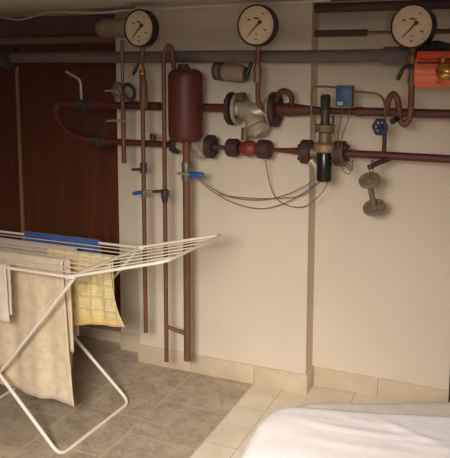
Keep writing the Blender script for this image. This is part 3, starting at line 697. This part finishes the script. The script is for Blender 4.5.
for c in (cf[1], cf[2]):
    obj('corner_joint', bx(c+Vector((0.0, 0, 0.002)), (0.05, 0.02, 0.02), Matrix.Rotation(R(-8), 3, 'Y'), 0.005), M['rack'], rk, 'white plastic corner joint')
fa = [Vector((XLL+0.02, YN+0.012, ZT-0.008)), Vector((-1.785, YN-0.014, 0.008)), Vector((-1.762, YFR+0.014, 0.008)), Vector((XLL+0.02, YFR-0.012, ZT-0.008))]
obj('leg_hoop', tb(rounded(fa, 0.05, 6), 0.0085, 12), M['rack'], rk)
yn2, yf2 = YN+0.03, YFR-0.03
fb = [Vector((XRR-0.012, yn2, ZT-0.01)), Vector((-2.40, yn2, 0.008)), Vector((-2.40, yf2, 0.008)), Vector((XRR+0.015, yf2, ZT-0.008))]
obj('leg_hoop', tb(rounded(fb, 0.055, 6), 0.0075, 12), M['rack'], rk)

# ------------------------------------------------------------------ laundry
def hang(name, label, cat, m, Y, z, xt, xb, front, back, seed, flare=1.3, amp=0.012, gap=0.014, back_shift=0.0, nu=60, nv=26, folds=3.0, th=0.004, slopez=0.0, fy=0.0):
    """cloth over a line along X: back edge, over the line, front edge.  xt, xb: (left, right) at top and at the hem"""
    prof = []
    for k in range(nv): prof.append(('b', 1-k/(nv-1)))
    for k in range(1, 6): prof.append(('t', k/6))
    for k in range(nv): prof.append(('f', k/(nv-1)))
    bm = B(); rows = []
    for kind, s in prof:
        row = []
        for i in range(nu+1):
            f = i/nu
            if kind == 't':
                an = math.pi*(s); y = Y+gap*math.cos(an); zz_ = z+gap*0.8*math.sin(an); d = 0; x = xt[0]+(xt[1]-xt[0])*f+back_shift*(1-s)
            else:
                L = front if kind == 'f' else back
                hem = (slopez*(1-f) if kind == 'f' else 0)
                d = s*(L+hem); zz_ = z-d
                w = min(1, d/0.25)
                ph = folds*2*math.pi*f+seed+(1.3 if kind == 'b' else 0)+0.8*d
                wav = amp*w*(math.sin(ph)+0.45*math.sin(2.3*ph+1.1)) + 0.006*w*noise.noise(Vector((f*6, d*7, seed)))
                y = (Y-gap-fy*d+wav) if kind == 'f' else (Y+gap+wav*0.7)
                e = s**flare*(0.2 if kind == 'b' else 1)
                x = (xt[0]+(xb[0]-xt[0])*e)*(1-f)+(xt[1]+(xb[1]-xt[1])*e)*f + (back_shift if kind == 'b' else 0)
                x += 0.004*w*noise.noise(Vector((d*11, f*3, seed+5)))
                zz_ += 0.006*s*math.sin(ph*0.7)
            row.append(bm.verts.new((x, y, zz_)))
        rows.append(row)
    for A, C in zip(rows, rows[1:]):
        for i in range(nu): bm.faces.new((A[i], A[i+1], C[i+1], C[i]))
    o = obj(name, bm, m, None, None, 180)
    sd = o.modifiers.new('thickness', 'SOLIDIFY'); sd.thickness = th; sd.offset = 0
    return tag(o, label, cat, 'laundry on the drying rack')
hang('bath_towel', 'large cream bath towel hanging nearly to the floor at airer front', 'towel', M['towel'], -0.823, ZT+0.004, (-2.62, -1.868), (-2.62, -1.80), 0.655, 0.42, 0.6, 1.3, 0.009, 0.012, 0.022, folds=3.4, th=0.006, fy=0.06, slopez=-0.05)
hang('cotton_cloth', 'pale lilac cloth hung behind the large cream bath towel', 'cloth', M['lilac'], -0.622, ZT+0.004, (-2.55, -1.950), (-2.55, -1.985), 0.63, 0.45, 2.0, 1.3, 0.008, 0.010, folds=2.6)
hang('tea_towel', 'yellow checked tea towel with orange hem hung right on the airer', 'towel', M['yellow'], -0.690, ZT+0.004, (-2.06, -1.702), (-2.04, -1.630), 0.308, 0.325, 3.4, 2.6, 0.006, 0.010, folds=2.2, slopez=0.06)
hang('cloth_napkin', 'blue cloth folded over the rear rail of the airer', 'cloth', M['blue_cloth'], -0.474, ZT+0.006, (-2.372, -1.915), (-2.368, -1.905), 0.17, 0.19, 5.0, 1.3, 0.005, 0.012, folds=2)
hang('hand_towel', 'small white towel over the front rail at the left picture edge', 'towel', M['towel_small'], -0.995, ZT+0.006, (-2.36, -2.042), (-2.36, -2.040), 0.25, 0.22, 1.0, 1.3, 0.006, 0.013, folds=2, th=0.006)

# ------------------------------------------------------------------ bed
ZBD = 0.46
def drape(name, label, poly, ztop, drop, m, rad, step, wr_f):
    """a sheet laid over a flat top with outline poly (list of XY), hanging down past its edge"""
    n = len(poly)
    x0, x1 = min(p.x for p in poly), max(p.x for p in poly); y0, y1 = min(p.y for p in poly), max(p.y for p in poly)
    ext = drop
    def nearest(p):
        best = None
        for i in range(n):
            a, b = poly[i], poly[(i+1) % n]; ab = b-a
            s = max(0, min(1, (p-a).dot(ab)/max(ab.dot(ab), 1e-9))); q = a+ab*s; d = (p-q).length
            if best is None or d < best[0]: best = (d, q)
        inside = False
        for i in range(n):
            a, b = poly[i], poly[(i+1) % n]
            if (a.y > p.y) != (b.y > p.y) and p.x < (b.x-a.x)*(p.y-a.y)/(b.y-a.y)+a.x: inside = not inside
        return best[0], best[1], inside
    nx, ny = int((x1-x0+2*ext)/step), int((y1-y0+2*ext)/step)
    bm = B(); g = {}
    for i in range(nx+1):
        for j in range(ny+1):
            p = Vector((x0-ext+i*step, y0-ext+j*step)); d, q, ins = nearest(p)
            if ins:
                z = ztop
                if d < rad: z = ztop-rad*(1-math.sqrt(max(0, 1-((rad-d)/rad)**2)))*0.55
                xy = p; z += wr_f(p.x, p.y)*min(1, d/0.03)
            else:
                if d > ext*1.25: continue
                dd = min(d, ext)
                nrm = (p-q).normalized() if d > 1e-6 else Vector((0, 0))
                xy = q+nrm*(0.006+0.03*dd+0.012*math.sin((q.x*1.7+q.y*2.1)*14)*min(1, dd/0.15))
                z = ztop-rad*0.55-dd
            g[i, j] = bm.verts.new((xy.x, xy.y, z))
    for i in range(nx):
        for j in range(ny):
            k = [(i, j), (i+1, j), (i+1, j+1), (i, j+1)]
            if all(q in g for q in k): bm.faces.new([g[q] for q in k])
    o = obj(name, bm, m, None, None, 180)
    sd = o.modifiers.new('thickness', 'SOLIDIFY'); sd.thickness = 0.003; sd.offset = 1
    return tag(o, label, 'sheet')
def outline(px, z, ynear, xright):
    pts = [PZ(a, b_, z) for a, b_ in px]
    pts = smooth(pts, 4)
    pts = [Vector((p.x, p.y)) for p in pts]
    d = (pts[-1]-pts[-3]).normalized()
    left = pts[-1]
    tail = Vector((left.x+d.x/d.y*(ynear-left.y)*0.3, ynear))
    return [Vector((xright, ynear)), Vector((xright, pts[0].y+(xright-pts[0].x)*0.4))]+pts+[tail]
top_poly = outline([(470, 416.5), (450, 415), (420, 413), (380, 411), (345, 408.8), (310, 406), (292, 405), (280, 406.5), (269.5, 412), (259.5, 421.5), (252, 435), (244, 450), (238, 463)], ZBD, -1.75, 0.55)
def dirs(a, b_): 
    p, q = PZ(*a, ZBD), PZ(*b_, ZBD); return Vector((p.x, p.y)), Vector((q.x, q.y))
FOLDS = [((296, 420), (450, 446), 0.010, 0.012), ((372, 416), (452, 449), 0.012, 0.011), ((330, 413), (400, 428), 0.006, 0.012), ((300, 436), (420, 456), 0.006, 0.02), ((390, 440), (470, 452), 0.008, 0.016), ((280, 416), (350, 421), 0.005, 0.014)]
FOLDS = [(*dirs(a, b_), h_, w_) for a, b_, h_, w_ in FOLDS]
def wr1(x, y):
    p = Vector((x, y)); z = 0.004*noise.noise(Vector((x*5, y*9, 0)))
    for a, b_, h_, w_ in FOLDS:
        ab = b_-a; L = ab.length; s = (p-a).dot(ab)/L
        o = (p-a)-ab*(s/L); side = ab.x*o.y-ab.y*o.x; dist = o.length*(1 if side > 0 else -1)
        dist += 0.012*math.sin(s*9)
        fade = max(0, min(1, s/0.08))*max(0, min(1, (L-s)/0.12+0.3)) if -0.0 < s < L*1.3 else 0
        z += 0.5*h_*fade*math.exp(-(dist/w_)**2)
    return z
drape('bed_sheet', 'white creased sheet covering the bed at lower right', top_poly, ZBD, 0.26, M['sheet'], 0.035, 0.014, wr1)
under_poly = outline([(470, 401.5), (450, 402.2), (420, 402), (390, 403.2), (355, 403), (325, 402.8), (305, 404), (294, 407), (284, 412), (275, 420), (268, 435), (262, 452)], ZBD-0.03, -1.70, 0.52)
drape('under_sheet', 'lower white sheet along the far bed edge, shade painted in as grey', under_poly, ZBD-0.024, 0.12, M['sheet_shaded'], 0.03, 0.018, lambda x, y: 0.006*noise.noise(Vector((x*9, y*14, 3))))
# bed under the sheets
inner = [Vector((0.49, -1.67))]
bed = thing('bed', 'low bed under white sheets in the lower right foreground', 'bed', (-0.1, -1.4, 0))
cen = Vector((0, 0))
for p in under_poly: cen += p
cen /= len(under_poly)
def prism(poly, z0, z1, inset):
    bm = B(); pl = [cen+(p-cen)*(1-inset) for p in poly]
    lo = [bm.verts.new((p.x, p.y, z0)) for p in pl]; hi = [bm.verts.new((p.x, p.y, z1)) for p in pl]
    bm.faces.new(lo); bm.faces.new(hi)
    for i in range(len(pl)): bm.faces.new((lo[i], lo[(i+1) % len(pl)], hi[(i+1) % len(pl)], hi[i]))
    return bm
obj('mattress', prism(under_poly, 0.27, ZBD-0.045, 0.05), M['mattress'], bed)
obj('bed_base', prism(under_poly, 0.20, 0.27, 0.08), M['trim_wood'], bed)
for lx, ly in ((-0.52, -1.25), (0.42, -0.9), (-0.5, -1.6), (0.42, -1.6)):
    obj('leg', lt(Vector((lx, ly, 0)), ZA, [(0, 0.018), (0.21, 0.025)], 12), M['trim_wood'], bed)

# ------------------------------------------------------------------ light
def area(name, loc, tgt, size, power, col):
    l = bpy.data.lights.new(name, 'AREA'); l.shape = 'DISK'; l.size = size; l.energy = power; l.color = col
    o = bpy.data.objects.new(name, l); COL.objects.link(o); o.location = loc
    o.rotation_euler = (Vector(tgt)-Vector(loc)).to_track_quat('-Z', 'Y').to_euler(); return o
lamp = area('ceiling_lamp', (-0.45, -3.5, 1.9), (-1.05, -1.0, -0.1), 0.70, 36, (1.0, 0.94, 0.87))
lamp.data.spread = R(76)
area('fill_light', (0.5, -4.3, 1.75), (-1.0, 0.0, 1.7), 0.5, 8.5, (1.0, 0.86, 0.88))  # added fill behind the camera, lifts the upper wall and dark tones
w = bpy.data.worlds.new('world'); SC.world = w; w.use_nodes = True
w.node_tree.nodes['Background'].inputs['Color'].default_value = (0.02, 0.018, 0.016, 1)
SC.view_settings.view_transform = 'Standard'; SC.view_settings.look = 'None'; SC.view_settings.gamma = 1
SC.view_settings.use_curve_mapping = False; SC.view_settings.exposure = 0.0
